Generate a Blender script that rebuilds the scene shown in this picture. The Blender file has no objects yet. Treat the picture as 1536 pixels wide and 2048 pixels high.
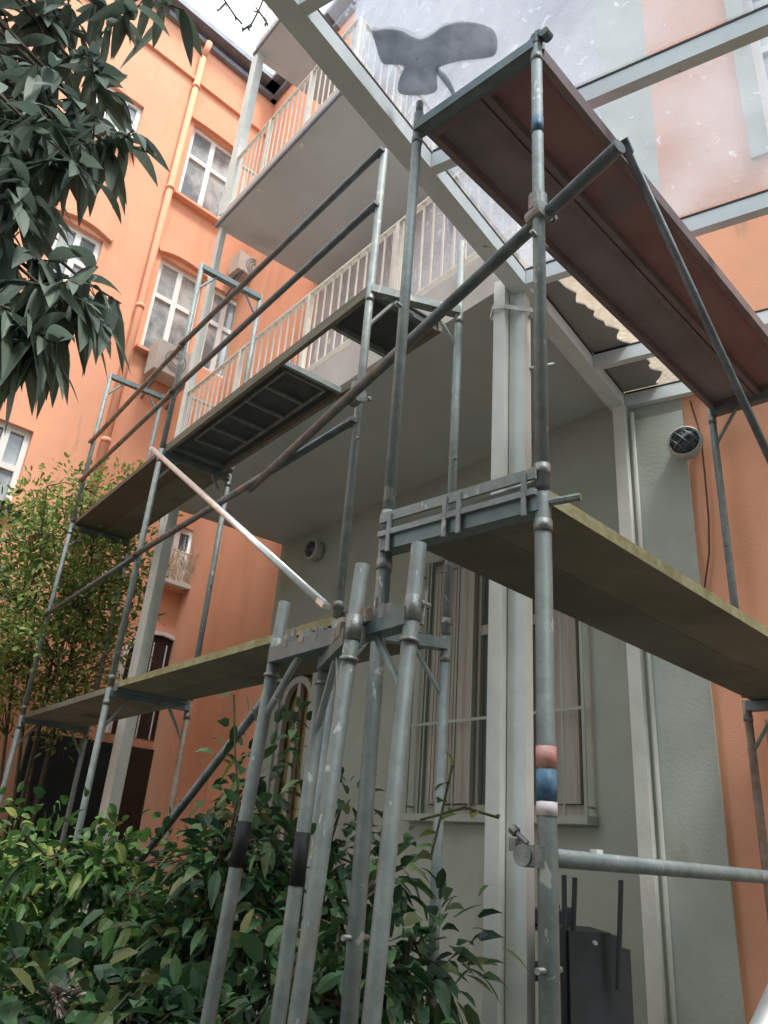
import bpy, bmesh, math, random
from mathutils import Vector, Matrix
random.seed(7)
C = bpy.context.scene.collection
rad = math.radians

# ------------------------------------------------------------------ camera
EYE = Vector((0, 0, 1.6))
FPX = 1538.0
_up = Vector((1039 - 768, 1024 + 2372, FPX)).normalized()
_f = Vector((0, 0, 1)); _yy = (_f - _f.dot(_up) * _up).normalized(); _xx = _yy.cross(_up)
if _xx.x < 0: _xx = -_xx
def cam2w(v): return Vector((_xx.dot(v), _yy.dot(v), _up.dot(v)))
cd = bpy.data.cameras.new('camera'); cam = bpy.data.objects.new('camera', cd); C.objects.link(cam)
r_, u_, b_ = cam2w(Vector((1, 0, 0))), cam2w(Vector((0, 1, 0))), -cam2w(Vector((0, 0, 1)))
# the photo's axes are left-handed in (right, up, forward); Blender looks down -Z
M = Matrix((( r_.x, u_.x, b_.x, EYE.x), (r_.y, u_.y, b_.y, EYE.y), (r_.z, u_.z, b_.z, EYE.z), (0, 0, 0, 1)))
cam.matrix_world = M
cd.sensor_fit = 'VERTICAL'; cd.sensor_height = 32; cd.lens = FPX / 2048 * 32
cd.clip_end = 500; cd.clip_start = 0.05
bpy.context.scene.camera = cam

# ------------------------------------------------------------------ world, sun, exposure
SUN_EL, SUN_AZ = 64, 140          # degrees; azimuth measured from +Y towards +X
w = bpy.data.worlds.new('World'); bpy.context.scene.world = w; w.use_nodes = True
nt = w.node_tree; nt.nodes.clear()
o = nt.nodes.new('ShaderNodeOutputWorld'); bg = nt.nodes.new('ShaderNodeBackground')
sky = nt.nodes.new('ShaderNodeTexSky'); sky.sky_type = 'NISHITA'; sky.sun_disc = False
sky.sun_elevation = rad(SUN_EL); sky.sun_rotation = rad(SUN_AZ); sky.dust_density = 3; sky.air_density = 1.0
mix = nt.nodes.new('ShaderNodeMix'); mix.data_type = 'RGBA'
nz = nt.nodes.new('ShaderNodeTexNoise'); nz.inputs['Scale'].default_value = 2.2; nz.inputs['Detail'].default_value = 5
rp = nt.nodes.new('ShaderNodeMapRange'); rp.inputs['From Min'].default_value = .35; rp.inputs['From Max'].default_value = .6
rp.inputs['To Min'].default_value = .55; rp.inputs['To Max'].default_value = 0.95
tc = nt.nodes.new('ShaderNodeTexCoord')
nt.links.new(tc.outputs['Generated'], nz.inputs['Vector']); nt.links.new(nz.outputs['Fac'], rp.inputs['Value'])
nt.links.new(rp.outputs['Result'], mix.inputs['Factor']); nt.links.new(sky.outputs['Color'], mix.inputs[6])
mix.inputs[7].default_value = (12.2, 13.4, 14.0, 1)      # bright cloud cover
nt.links.new(mix.outputs[2], bg.inputs['Color']); bg.inputs['Strength'].default_value = 0.12
nt.links.new(bg.outputs[0], o.inputs[0])
sd = bpy.data.lights.new('sun', 'SUN'); sd.energy = 2.2; sd.angle = rad(14); sd.color = (1, .95, .88)
sun = bpy.data.objects.new('sun', sd); C.objects.link(sun)
sdir = Vector((math.sin(rad(SUN_AZ)) * math.cos(rad(SUN_EL)), math.cos(rad(SUN_AZ)) * math.cos(rad(SUN_EL)), math.sin(rad(SUN_EL))))
sun.rotation_euler = sdir.to_track_quat('Z', 'Y').to_euler()
vs = bpy.context.scene.view_settings
vs.view_transform = 'Standard'; vs.look = 'None'; vs.gamma = 1; vs.exposure = 1.02

# ------------------------------------------------------------------ pixel -> place
def ray(x, y): return cam2w(Vector((x - 768, 1024 - y, FPX))).normalized()
def H(x, y, h): d = ray(x, y); return EYE + d * ((h - 1.6) / d.z)
def D(x, y, Y): d = ray(x, y); return EYE + d * (Y / d.y)
def V(x, y, A, B):
    n = Vector((-(B[1] - A[1]), B[0] - A[0], 0)); d = ray(x, y)
    t = (Vector((A[0], A[1], 0)) - Vector((0, 0, 0))).dot(n) / d.dot(n); return EYE + d * t
def W3(p, z): return Vector((p[0], p[1], z))

# ------------------------------------------------------------------ materials
def mat(name, col, rough=.8, metal=0, var=.12, scale=6, bump=.0, bscale=60, col2=None, spec=.3, detail=6, island=False, streak=None, trans=0, c2pos=(.35, .65)):
    m = bpy.data.materials.new(name); m.use_nodes = True; n = m.node_tree; p = n.nodes['Principled BSDF']
    p.inputs['Roughness'].default_value = rough; p.inputs['Metallic'].default_value = metal
    p.inputs['Specular IOR Level'].default_value = spec
    c1 = [c * (1 - var) for c in col]; c2 = [min(1, c * (1 + var)) for c in col] if col2 is None else col2
    if col2 is not None: c1 = col
    ramp = n.nodes.new('ShaderNodeValToRGB'); ramp.color_ramp.elements[0].position, ramp.color_ramp.elements[1].position = c2pos
    ramp.color_ramp.elements[0].color = (*c1, 1); ramp.color_ramp.elements[1].color = (*c2, 1)
    tcn = n.nodes.new('ShaderNodeTexCoord')
    if island:
        g = n.nodes.new('ShaderNodeNewGeometry'); n.links.new(g.outputs['Random Per Island'], ramp.inputs['Fac'])
        ramp.color_ramp.elements[0].position, ramp.color_ramp.elements[1].position = 0, .8
        if island == 2: e_ = ramp.color_ramp.elements.new(.97); e_.color = (*[c * .8 + .03 for c in (col2[0] * 1.9, col2[1] * .95, col2[2] * .6)], 1)
    else:
        no = n.nodes.new('ShaderNodeTexNoise'); no.inputs['Scale'].default_value = scale; no.inputs['Detail'].default_value = detail
        no.inputs['Roughness'].default_value = .65
        if streak:
            mp = n.nodes.new('ShaderNodeMapping'); mp.inputs['Scale'].default_value = streak
            n.links.new(tcn.outputs['Object'], mp.inputs['Vector']); n.links.new(mp.outputs[0], no.inputs['Vector'])
        else: n.links.new(tcn.outputs['Object'], no.inputs['Vector'])
        n.links.new(no.outputs['Fac'], ramp.inputs['Fac'])
    n.links.new(ramp.outputs['Color'], p.inputs['Base Color'])
    if bump:
        b = n.nodes.new('ShaderNodeBump'); b.inputs['Strength'].default_value = bump; b.inputs['Distance'].default_value = .01
        nb = n.nodes.new('ShaderNodeTexNoise'); nb.inputs['Scale'].default_value = bscale; nb.inputs['Detail'].default_value = 4
        n.links.new(tcn.outputs['Object'], nb.inputs['Vector'])
        n.links.new(nb.outputs['Fac'], b.inputs['Height']); n.links.new(b.outputs[0], p.inputs['Normal'])
    if trans:
        tr = n.nodes.new('ShaderNodeBsdfTranslucent'); mx = n.nodes.new('ShaderNodeMixShader'); mx.inputs[0].default_value = trans
        n.links.new(ramp.outputs['Color'], tr.inputs['Color']); out = n.nodes['Material Output']
        n.links.new(p.outputs[0], mx.inputs[1]); n.links.new(tr.outputs[0], mx.inputs[2]); n.links.new(mx.outputs[0], out.inputs['Surface'])
    return m
def extra_marks(m, col, scale, thr, vec=(1, 1, 1), soft=.04, dist=.6):
    """chips and smears with a shape of their own laid over a material's colour"""
    n = m.node_tree; p = n.nodes['Principled BSDF']; src = p.inputs['Base Color'].links[0].from_socket
    tcn = n.nodes.new('ShaderNodeTexCoord'); mp = n.nodes.new('ShaderNodeMapping'); mp.inputs['Scale'].default_value = vec
    no = n.nodes.new('ShaderNodeTexNoise'); no.inputs['Scale'].default_value = scale; no.inputs['Detail'].default_value = 3; no.inputs['Distortion'].default_value = dist
    mr = n.nodes.new('ShaderNodeMapRange'); mr.inputs['From Min'].default_value = thr; mr.inputs['From Max'].default_value = thr + soft
    mx = n.nodes.new('ShaderNodeMix'); mx.data_type = 'RGBA'; mx.inputs[7].default_value = (*col, 1)
    n.links.new(tcn.outputs['Object'], mp.inputs[0]); n.links.new(mp.outputs[0], no.inputs['Vector']); n.links.new(no.outputs['Fac'], mr.inputs['Value'])
    n.links.new(mr.outputs['Result'], mx.inputs['Factor']); n.links.new(src, mx.inputs[6]); n.links.new(mx.outputs[2], p.inputs['Base Color'])
    return m

ORANGE = extra_marks(extra_marks(mat('orange_render', (.76, .385, .25), .92, var=.05, scale=1.3, bump=.16, bscale=90, spec=.15), (.66, .34, .21), 1.4, .56, (1.6, 1.6, .25), .16), (.52, .30, .21), 6, .66, (1, 1, .15), .12)
PINK = extra_marks(mat('faded_pink_render', (.64, .36, .26), .92, scale=1.6, bump=.3, bscale=25, col2=(.70, .43, .34), spec=.15), (.30, .2, .17), 7, .74, (1, 1, 1), .02)
GREYR = extra_marks(mat('pale_grey_render', (.38, .42, .385), .92, scale=1.5, bump=.2, bscale=50, col2=(.47, .51, .47), spec=.15), (.36, .36, .30), 2.2, .62, (1, 1, .5), .10)
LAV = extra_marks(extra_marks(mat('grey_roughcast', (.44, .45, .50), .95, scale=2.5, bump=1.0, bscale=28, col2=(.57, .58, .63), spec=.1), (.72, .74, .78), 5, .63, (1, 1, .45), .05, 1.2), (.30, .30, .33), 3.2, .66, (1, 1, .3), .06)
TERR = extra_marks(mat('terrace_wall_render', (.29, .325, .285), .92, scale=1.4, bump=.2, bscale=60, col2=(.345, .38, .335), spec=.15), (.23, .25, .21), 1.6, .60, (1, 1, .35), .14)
SOFFIT = extra_marks(mat('soffit_paint', (.47, .52, .53), .9, var=.07, scale=.8, bump=.15, bscale=80, spec=.15), (.40, .44, .44), 1.1, .60, (1, 1, 1), .14)
SLAB = mat('slab_edge_paint', (.50, .48, .45), .85, var=.1, scale=3, bump=.2)
WHITE = extra_marks(mat('chipped_white_paint', (.56, .58, .55), .55, scale=4, bump=.15, bscale=40, col2=(.66, .68, .64), spec=.4), (.20, .19, .17), 9, .71, (1, 1, .25), .02)
STEELW = extra_marks(mat('pale_steel_paint', (.60, .66, .67), .45, scale=3, col2=(.70, .76, .77), spec=.4, bump=.08), (.30, .27, .24), 12, .72, (1, 1, 1), .03)
PVC = mat('white_window_paint', (.74, .75, .74), .45, var=.05, scale=5, spec=.4)
RAIL = mat('off_white_railing_paint', (.66, .64, .58), .5, var=.1, scale=8)
TUBE = extra_marks(extra_marks(mat('galvanised_tube', (.16, .19, .19), .62, .3, scale=14, col2=(.27, .31, .31), bump=.12, bscale=90, spec=.5, c2pos=(.3, .7)), (.40, .41, .38), 22, .66, (1, 1, .5), .03), (.22, .17, .13), 9, .69, (1, 1, .4), .05)
TUBED = extra_marks(mat('dull_dark_tube', (.10, .115, .125), .55, .45, scale=12, col2=(.17, .19, .20), bump=.12, bscale=90), (.24, .17, .12), 8, .66, (1, 1, .5), .06)
TUBE2 = extra_marks(extra_marks(mat('dull_galvanised_tube', (.095, .115, .11), .6, .25, scale=13, col2=(.165, .19, .18), bump=.15, bscale=80, spec=.5, c2pos=(.3, .7)), (.30, .31, .28), 26, .66, (1, 1, .6), .04), (.13, .10, .07), 7, .66, (1, 1, .4), .08)
TUBEB = mat('bright_aluminium_tube', (.55, .58, .58), .35, .7, scale=14, col2=(.7, .72, .72), spec=.5)
RUSTY = mat('rust_tinged_tube', (.19, .14, .11), .65, .3, scale=10, col2=(.33, .26, .21))
GREENSTEEL = mat('green_grey_transom', (.11, .15, .155), .5, .3, scale=9, col2=(.17, .215, .22))
CLAMP = mat('worn_coupler_steel', (.15, .165, .16), .5, .6, scale=20, col2=(.28, .30, .285), bump=.2, bscale=120)
WOOD = extra_marks(mat('weathered_plank', (.13, .125, .10), .9, scale=2.2, bump=.5, bscale=40, col2=(.20, .195, .155), streak=(1, 1, 12)), (.08, .09, .07), 2.5, .6, (1, 1, 1), .15)
MOSS = mat('mossy_plank_edge', (.20, .19, .09), .95, scale=9, bump=.6, bscale=50, col2=(.34, .32, .19))
PLYR = extra_marks(mat('red_brown_film_plywood', (.22, .13, .135), .75, scale=3, bump=.15, col2=(.30, .18, .18)), (.20, .165, .18), 1.8, .57, (1, 1, 1), .1)
PLYG = extra_marks(mat('grey_film_plywood', (.19, .165, .185), .75, scale=3, bump=.15, col2=(.25, .22, .24)), (.22, .20, .19), 1.8, .62, (1, 1, 1), .1)
PLYB = mat('brown_film_plywood', (.13, .105, .09), .8, scale=3, bump=.15, col2=(.15, .115, .095))
DECKF = mat('purple_grey_deck_frame', (.16, .13, .14), .7, .1, scale=5, col2=(.22, .18, .19))
WOODG = extra_marks(mat('greener_weathered_plank', (.10, .11, .09), .9, scale=2.2, bump=.5, bscale=40, col2=(.155, .165, .135), streak=(1, 1, 12)), (.18, .17, .13), 2.5, .62, (1, 1, 1), .15)
DARKPLY = mat('dark_phenolic_board', (.045, .055, .065), .6, scale=5, col2=(.075, .085, .09))
GLASS = mat('window_glass', (.16, .19, .21), .10, 0, scale=1.1, col2=(.44, .47, .47), spec=.9, c2pos=(.42, .58))
GLASSD = mat('dark_window_glass', (.08, .10, .105), .15, 0, scale=1.5, col2=(.10, .11, .115), spec=.8)
CURT = mat('net_curtain', (.55, .55, .53), .9, scale=3, col2=(.68, .68, .66), streak=(9, 9, .4))
BROWNSH = mat('taupe_shutter_paint', (.30, .29, .25), .85, scale=4, col2=(.38, .365, .32), streak=(7, 7, .5))
OCHRE = mat('ochre_curtain', (.22, .15, .055), .9, scale=4, col2=(.32, .23, .10), streak=(8, 8, .4))
BLACKP = mat('dark_grey_plastic', (.028, .033, .040), .55, var=.2, scale=8, spec=.4)
BLACKT = mat('black_tape', (.012, .014, .016), .6, var=.2)
REDST = mat('faded_red_sticker', (.42, .16, .14), .6, scale=20, col2=(.55, .33, .30))
BLUEST = mat('blue_sticker', (.035, .10, .16), .5, scale=26, col2=(.10, .20, .30))
PALEST = mat('pale_sticker', (.42, .38, .40), .6, scale=20, col2=(.6, .55, .56))
ACW = mat('air_conditioner_casing', (.50, .46, .42), .6, var=.08)
CAGE = mat('lamp_ring_plastic', (.45, .47, .46), .5, var=.06)
LGLASS = mat('lamp_dark_glass', (.035, .045, .055), .25, var=.2, spec=.7)
BIRDM = mat('grey_sheet_metal', (.36, .39, .45), .7, 0, scale=3, col2=(.46, .49, .54), bump=.1)
CREAM = mat('cream_sunlit_wall_and_reeds', (.62, .52, .40), .95, scale=9, bump=.6, bscale=40, col2=(.78, .68, .55))  # sunlit look of two wall strips put into the colour; reeds share it
PANEL = mat('grey_roof_sheet', (.26, .25, .235), .8, scale=1.6, col2=(.33, .325, .305), spec=.25)
CABLE = mat('brown_cable', (.09, .045, .03), .7, var=.2)
ROOFM = mat('grey_zinc_gutter', (.20, .22, .26), .6, .4, var=.15)
GROUND = mat('courtyard_ground', (.07, .075, .06), .95, scale=3, col2=(.12, .12, .10), bump=.4)
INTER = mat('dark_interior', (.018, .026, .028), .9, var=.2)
BRICK = mat('dark_brown_door_paint', (.045, .028, .022), .8, var=.25, scale=4)
LEAFD = mat('dark_drooping_leaf', (.095, .135, .115), .5, island=True, col2=(.185, .245, .19), trans=.35, spec=.35)
LEAFO = mat('olive_small_leaf', (.10, .19, .05), .7, island=True, col2=(.32, .40, .14), trans=.4)
LEAFG = mat('fresh_green_leaf', (.014, .05, .022), .5, island=2, col2=(.12, .26, .065), trans=.25, spec=.4)
LEAFG2 = mat('deep_green_leaf', (.014, .042, .024), .45, island=2, col2=(.07, .16, .06), trans=.2, spec=.45)
BARK = mat('brown_bark', (.06, .045, .032), .9, scale=12, col2=(.11, .085, .06), bump=.5)
STEMG = mat('green_stem', (.05, .07, .03), .8, scale=12, col2=(.10, .10, .05))
FLOW = mat('faded_pink_flower', (.26, .20, .17), .9, island=True, col2=(.42, .34, .30))

def dirty_glass():
    m = bpy.data.materials.new('dirty_roof_glass'); m.use_nodes = True; n = m.node_tree; n.nodes.clear()
    out = n.nodes.new('ShaderNodeOutputMaterial'); tr = n.nodes.new('ShaderNodeBsdfTransparent'); tl = n.nodes.new('ShaderNodeBsdfTranslucent'); df = n.nodes.new('ShaderNodeBsdfDiffuse')
    tr.inputs['Color'].default_value = (.90, .93, .96, 1); tl.inputs['Color'].default_value = (.74, .76, .82, 1); df.inputs['Color'].default_value = (.60, .63, .68, 1)
    a = n.nodes.new('ShaderNodeMixShader'); a.inputs[0].default_value = .45; n.links.new(tl.outputs[0], a.inputs[1]); n.links.new(df.outputs[0], a.inputs[2])
    tcn = n.nodes.new('ShaderNodeTexCoord')
    def ns(scale, lo, hi, t0, t1, det=4, dist=.0):
        no = n.nodes.new('ShaderNodeTexNoise'); no.inputs['Scale'].default_value = scale; no.inputs['Detail'].default_value = det; no.inputs['Distortion'].default_value = dist
        mr = n.nodes.new('ShaderNodeMapRange'); mr.inputs['From Min'].default_value = lo; mr.inputs['From Max'].default_value = hi; mr.inputs['To Min'].default_value = t0; mr.inputs['To Max'].default_value = t1
        n.links.new(tcn.outputs['Object'], no.inputs['Vector']); n.links.new(no.outputs['Fac'], mr.inputs['Value']); return mr.outputs['Result']
    f1_, f2_ = ns(2.2, .35, .65, .08, .25, 7), ns(17, .67, .71, 0, .30, 3, .8)
    ad = n.nodes.new('ShaderNodeMath'); ad.operation = 'ADD'; ad.use_clamp = True; n.links.new(f1_, ad.inputs[0]); n.links.new(f2_, ad.inputs[1])
    b = n.nodes.new('ShaderNodeMixShader'); n.links.new(ad.outputs[0], b.inputs[0]); n.links.new(tr.outputs[0], b.inputs[1]); n.links.new(a.outputs[0], b.inputs[2])
    n.links.new(b.outputs[0], out.inputs['Surface']); return m
DGLASS = dirty_glass()
SCRAP = mat('dark_wet_cloth', (.36, .39, .43), .8, scale=9, col2=(.62, .63, .66), bump=.8, bscale=14, trans=.6)

# ------------------------------------------------------------------ mesh helper
class MB:
    def __init__(s): s.v = []; s.f = []; s.m = []
    def face(s, pts, mi=0):
        b = len(s.v); s.v += [tuple(p) for p in pts]; s.f.append(tuple(range(b, b + len(pts)))); s.m.append(mi); return s
    def hexa(s, lo, hi, mi=0, side=None, bottom=None):
        """prism between polygon lo and polygon hi (same count)"""
        n = len(lo); b = len(s.v); s.v += [tuple(p) for p in lo] + [tuple(p) for p in hi]
        s.f.append(tuple(range(b + n - 1, b - 1, -1))); s.m.append(mi if bottom is None else bottom)
        s.f.append(tuple(range(b + n, b + 2 * n))); s.m.append(mi)
        for i in range(n):
            j = (i + 1) % n; s.f.append((b + i, b + j, b + n + j, b + n + i)); s.m.append(mi if side is None else side)
        return s
    def slab(s, poly, z0, z1, mi=0, side=None, bottom=None):
        a = sum(poly[i][0] * poly[(i + 1) % len(poly)][1] - poly[(i + 1) % len(poly)][0] * poly[i][1] for i in range(len(poly)))
        if a < 0: poly = poly[::-1]
        return s.hexa([W3(p, z0) for p in poly], [W3(p, z1) for p in poly], mi, side, bottom)
    def bar(s, a, b, wdt, hgt, up=Vector((0, 0, 1)), mi=0):
        """box from a to b, wdt across, hgt along up; a,b on its centre line"""
        a = Vector(a); b = Vector(b); d = (b - a).normalized(); x = d.cross(up)
        if x.length < 1e-4: x = Vector((1, 0, 0))
        x.normalize(); u = x.cross(d).normalized()
        q = [(-1, -1), (1, -1), (1, 1), (-1, 1)]
        return s.hexa([a + x * (i * wdt / 2) + u * (j * hgt / 2) for i, j in q], [b + x * (i * wdt / 2) + u * (j * hgt / 2) for i, j in q], mi)
    def tube(s, a, b, r, n=12, r2=None, mi=0, cap=True):
        a = Vector(a); b = Vector(b); d = (b - a).normalized(); x = d.orthogonal().normalized(); y = d.cross(x); r2 = r if r2 is None else r2
        B = len(s.v)
        for p, R in ((a, r), (b, r2)):
            for i in range(n):
                t = 2 * math.pi * i / n; s.v.append(tuple(p + x * (R * math.cos(t)) + y * (R * math.sin(t))))
        for i in range(n):
            j = (i + 1) % n; s.f.append((B + i, B + j, B + n + j, B + n + i)); s.m.append(mi)
        if cap:
            s.f.append(tuple(range(B + n - 1, B - 1, -1))); s.m.append(mi); s.f.append(tuple(range(B + n, B + 2 * n))); s.m.append(mi)
        return s
    def poly(s, pts, r, n=8, mi=0):
        for i in range(len(pts) - 1): s.tube(pts[i], pts[i + 1], r, n, mi=mi)
        return s
    def build(s, name, mats, parent=None, smooth=False, label=None):
        me = bpy.data.meshes.new(name); me.from_pydata(s.v, [], s.f)
        if not isinstance(mats, (list, tuple)): mats = [mats]
        for m in mats: me.materials.append(m)
        for p, i in zip(me.polygons, s.m): p.material_index = min(i, len(mats) - 1)
        if smooth:
            for p in me.polygons: p.use_smooth = len(p.vertices) == 4
        me.update()
        ob = bpy.data.objects.new(name, me); C.objects.link(ob)
        if parent is not None:
            ob.parent = parent; ob.matrix_parent_inverse = Matrix.Translation(-parent.location) if parent.type == 'EMPTY' else Matrix.Identity(4)
            if parent.type != 'EMPTY':   # mesh parents sit at the thing's own offset
                ob.matrix_parent_inverse = Matrix.Identity(4)
        if label: ob['label'] = label
        return ob
def leaf(mb, p, d, n, L_, w_, fold=.25, droop=.2, seg=4, mi=0):
    """one leaf: two rows of quads along a drooping midrib"""
    d = d.normalized(); x = d.cross(n)
    if x.length < 1e-3: x = d.orthogonal()
    x.normalize(); n = x.cross(d).normalized(); mid = []; lf = []; rt = []
    for i in range(seg + 1):
        t = i / seg; c = p + d * (L_ * t) - up * (droop * L_ * t * t)
        ww = w_ * .5 * (math.sin(math.pi * min(1, t * .92 + .08)) ** .8) * (1 - .25 * t)
        if i == seg: ww = 0
        mid.append(c); lf.append(c + x * ww + n * ww * fold); rt.append(c - x * ww + n * ww * fold)
    b = len(mb.v); mb.v += [tuple(v) for v in mid] + [tuple(v) for v in lf[:-1]] + [tuple(v) for v in rt[:-1]]; s1 = seg + 1
    for i in range(seg):
        if i < seg - 1:
            mb.f.append((b + i, b + i + 1, b + s1 + i + 1, b + s1 + i)); mb.f.append((b + i + 1, b + i, b + s1 + seg + i, b + s1 + seg + i + 1))
        else:
            mb.f.append((b + i, b + i + 1, b + s1 + i)); mb.f.append((b + i + 1, b + i, b + s1 + seg + i))
        mb.m += [mi, mi]
def rv(r=random): 
    while True:
        v = Vector((r.uniform(-1, 1), r.uniform(-1, 1), r.uniform(-1, 1)))
        if .05 < v.length < 1: return v.normalized()
def thing(name, loc, label, cat, group=None, kind=None):
    o = bpy.data.objects.new(name, None); o.empty_display_size = .1; C.objects.link(o); o.location = loc
    o['label'] = label; o['category'] = cat
    if group: o['group'] = group
    if kind: o['kind'] = kind
    return o
def tag(o, label, cat, group=None, kind=None):
    o['label'] = label; o['category'] = cat
    if group: o['group'] = group
    if kind: o['kind'] = kind
    return o
def sub(mb, name, mats, part, **k):
    """a sub-part under a mesh part; every mesh is in world coordinates"""
    return mb.build(name, mats, part, **k)

# ------------------------------------------------------------------ plan of the place (metres)
HC = 4.8
P0 = Vector((.71, 3.67, 0)); U = Vector((1.72, 4.92, 0)); Q = Vector((-2.42, 7.55, 0)); T = Vector((-1.17, 8.48, 0))
LD = (Q - P0).normalized()                 # along the terrace front, going away to the left
RD = (U - P0).normalized()                 # along the terrace side, going away to the right
BD = (T - U).normalized()                  # back wall
CN = T + BD * 2.5                          # inner corner of the orange house
FD = Vector((-.743, -.669, 0))             # orange front wing, from the corner towards the viewer's left
WD = Vector((.84, -.54, 0)).normalized()   # right wing wall
FN = Vector((.669, -.743, 0)); BN = Vector((-BD.y, BD.x, 0)); WN = Vector((-.54, -.84, 0)).normalized()
if BN.dot(-U) < 0: BN = -BN
TOP = 15.0
up = Vector((0, 0, 1))

# ground
g = MB(); g.face([(-150, -150, 0), (150, -150, 0), (150, 150, 0), (-150, 150, 0)])
g.build('ground', GROUND)['kind'] = 'structure'
g = MB(); g.slab([P0 - RD * .15 - LD * .15, Q - RD * .15, T, U], .02, .35)
g.build('terrace_floor', SLAB)['kind'] = 'structure'

# wall with rectangular openings: builds a grid of quads around holes, reveals included
def wall_mesh(mb, O, d, n, s0, s1, z0, z1, holes, depth=.14, mi=0, mfun=None):
    xs = sorted({s0, s1, *[h[0] for h in holes], *[h[1] for h in holes]}); xs = [x for x in xs if s0 <= x <= s1]
    zs = sorted({z0, z1, *[h[2] for h in holes], *[h[3] for h in holes]})
    P = lambda s, z, k=0: Vector((O.x, O.y, 0)) + d * s + up * z - n * k
    for i in range(len(xs) - 1):
        for j in range(len(zs) - 1):
            cx, cz = (xs[i] + xs[i + 1]) / 2, (zs[j] + zs[j + 1]) / 2
            if any(h[0] < cx < h[1] and h[2] < cz < h[3] for h in holes): continue
            mb.face([P(xs[i], zs[j]), P(xs[i + 1], zs[j]), P(xs[i + 1], zs[j + 1]), P(xs[i], zs[j + 1])], mfun(cx, cz) if mfun else mi)
    for a, b, c, e in holes:
        q = mfun((a + b) / 2 + (b - a) / 2 + .01, (c + e) / 2) if mfun else mi
        mb.face([P(a, c), P(a, e), P(a, e, depth), P(a, c, depth)], q); mb.face([P(b, c), P(b, c, depth), P(b, e, depth), P(b, e)], q)
        mb.face([P(a, c), P(a, c, depth), P(b, c, depth), P(b, c)], q); mb.face([P(a, e), P(b, e), P(b, e, depth), P(a, e, depth)], q)

def window(parent, O, d, n, hole, depth=.14, cols=2, rows=(.62,), glass=None, curtain=True, frame_m=None, fw=.072, sill=True, brow=None, sillm=None):
    a, b, c, e = hole; P = lambda s, z, k: Vector((O.x, O.y, 0)) + d * s + up * z - n * k
    f = MB(); k = depth - .045
    def member(s0, z0, s1, z1, w_, dep=.05, off=0): f.bar(P(s0, z0, k + off), P(s1, z1, k + off), w_ if s0 == s1 else w_, dep, up=n) 
    member(a + fw / 2, c, a + fw / 2, e, fw); member(b - fw / 2, c, b - fw / 2, e, fw)
    member(a + fw, c + fw / 2, b - fw, c + fw / 2, fw); member(a + fw, e - fw / 2, b - fw, e - fw / 2, fw)
    for r in rows: zc = c + (e - c) * r; member(a + fw, zc, b - fw, zc, fw * 1.1, .046)
    for i in range(1, cols): sc = a + (b - a) * i / cols; member(sc, c + fw, sc, e - fw, fw * 1.2, .056)
    fr = f.build('window', frame_m or PVC, parent)
    p = MB(); p.face([P(a + .01, c + .01, depth - .03), P(b - .01, c + .01, depth - .03), P(b - .01, e - .01, depth - .03), P(a + .01, e - .01, depth - .03)])
    sub(p, 'pane', glass or GLASS, fr)
    if curtain:
        q = MB(); m_ = 14; w_ = (b - a - .04)
        for i in range(m_):
            if i in (m_ // 2,): continue
            s0 = a + .02 + w_ * i / m_; s1 = a + .02 + w_ * (i + 1) / m_; o0, o1 = (depth - .024, depth - .019) if i % 2 else (depth - .019, depth - .024)
            q.face([P(s0, c + .05, o0), P(s1, c + .05, o1), P(s1, e - .05, o1), P(s0, e - .05, o0)])
        sub(q, 'curtain', CURT, fr)
    if sill:
        q = MB(); q.bar(P(a - .08, c - .03, -.05), P(b + .08, c - .03, -.05), .05, .14, up=n); q.build('sill', sillm or ORANGE, parent)
    if brow:
        q = MB(); N = 8; pts = []
        for i in range(N + 1): t = i / N; pts.append((a - .1 + (b - a + .2) * t, e + .06 + brow * (1 - (2 * t - 1) ** 2)))
        for i in range(N): q.bar(P(pts[i][0], pts[i][1], -.03), P(pts[i + 1][0], pts[i + 1][1], -.03), .10, .08, up=n)
        q.build('window_brow', ORANGE, parent)
    return fr

def FS(x, y):   # pixel -> (s,z) on front wing
    p = V(x, y, CN, CN + FD); return (Vector((p.x, p.y, 0)) - CN).dot(FD), p.z
def BS(x, y):
    p = V(x, y, U, T); return (Vector((p.x, p.y, 0)) - U).dot(BD), p.z
def WS(x, y):
    p = V(x, y, U, U + WD); return (Vector((p.x, p.y, 0)) - U).dot(WD), p.z
def box_of(fn, *px):
    q = [fn(*p) for p in px]; q2 = sorted(a[0] for a in q); z2 = sorted(a[1] for a in q); h = len(q) // 2
    return (sum(q2[:h]) / h, sum(q2[h:]) / h, sum(z2[:h]) / h, sum(z2[h:]) / h)

# ------------------------------------------------------------------ orange house (front wing, back wall, balconies)
house = thing('apartment_building', (CN.x, CN.y, 0), 'tall orange apartment building with white windows, grey rear wall and stacked balconies', 'building')
F_px = dict(
    a=((383, 247), (476, 304), (446, 446), (358, 402)),
    b=((318, 512), (408, 556), (372, 742), (284, 702)),
    c=((424, 570), (482, 602), (462, 765), (400, 732)),
    d=((186, 150), (288, 205), (270, 292), (166, 240)),
    e=((112, 432), (206, 475), (180, 590), (88, 560)),
    f=((-40, 830), (58, 850), (38, 1010), (-70, 1000)),
    g=((330, 1040), (392, 1062), (375, 1180), (305, 1170)),
    h=((285, 1285), (345, 1290), (335, 1400), (270, 1400)))
FH = {k: box_of(FS, *v) for k, v in F_px.items()}
mb = MB()
wall_mesh(mb, CN, FD, FN, 0, 12, 0, TOP, [FH[k] for k in 'abcdefg'])
mb.build('wall', ORANGE, house)
for k in 'ab': window(house, CN, FD, FN, FH[k], brow=.10 if k == 'b' else .03)
window(house, CN, FD, FN, FH['c'], cols=2, rows=(.6,), sill=False)
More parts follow.
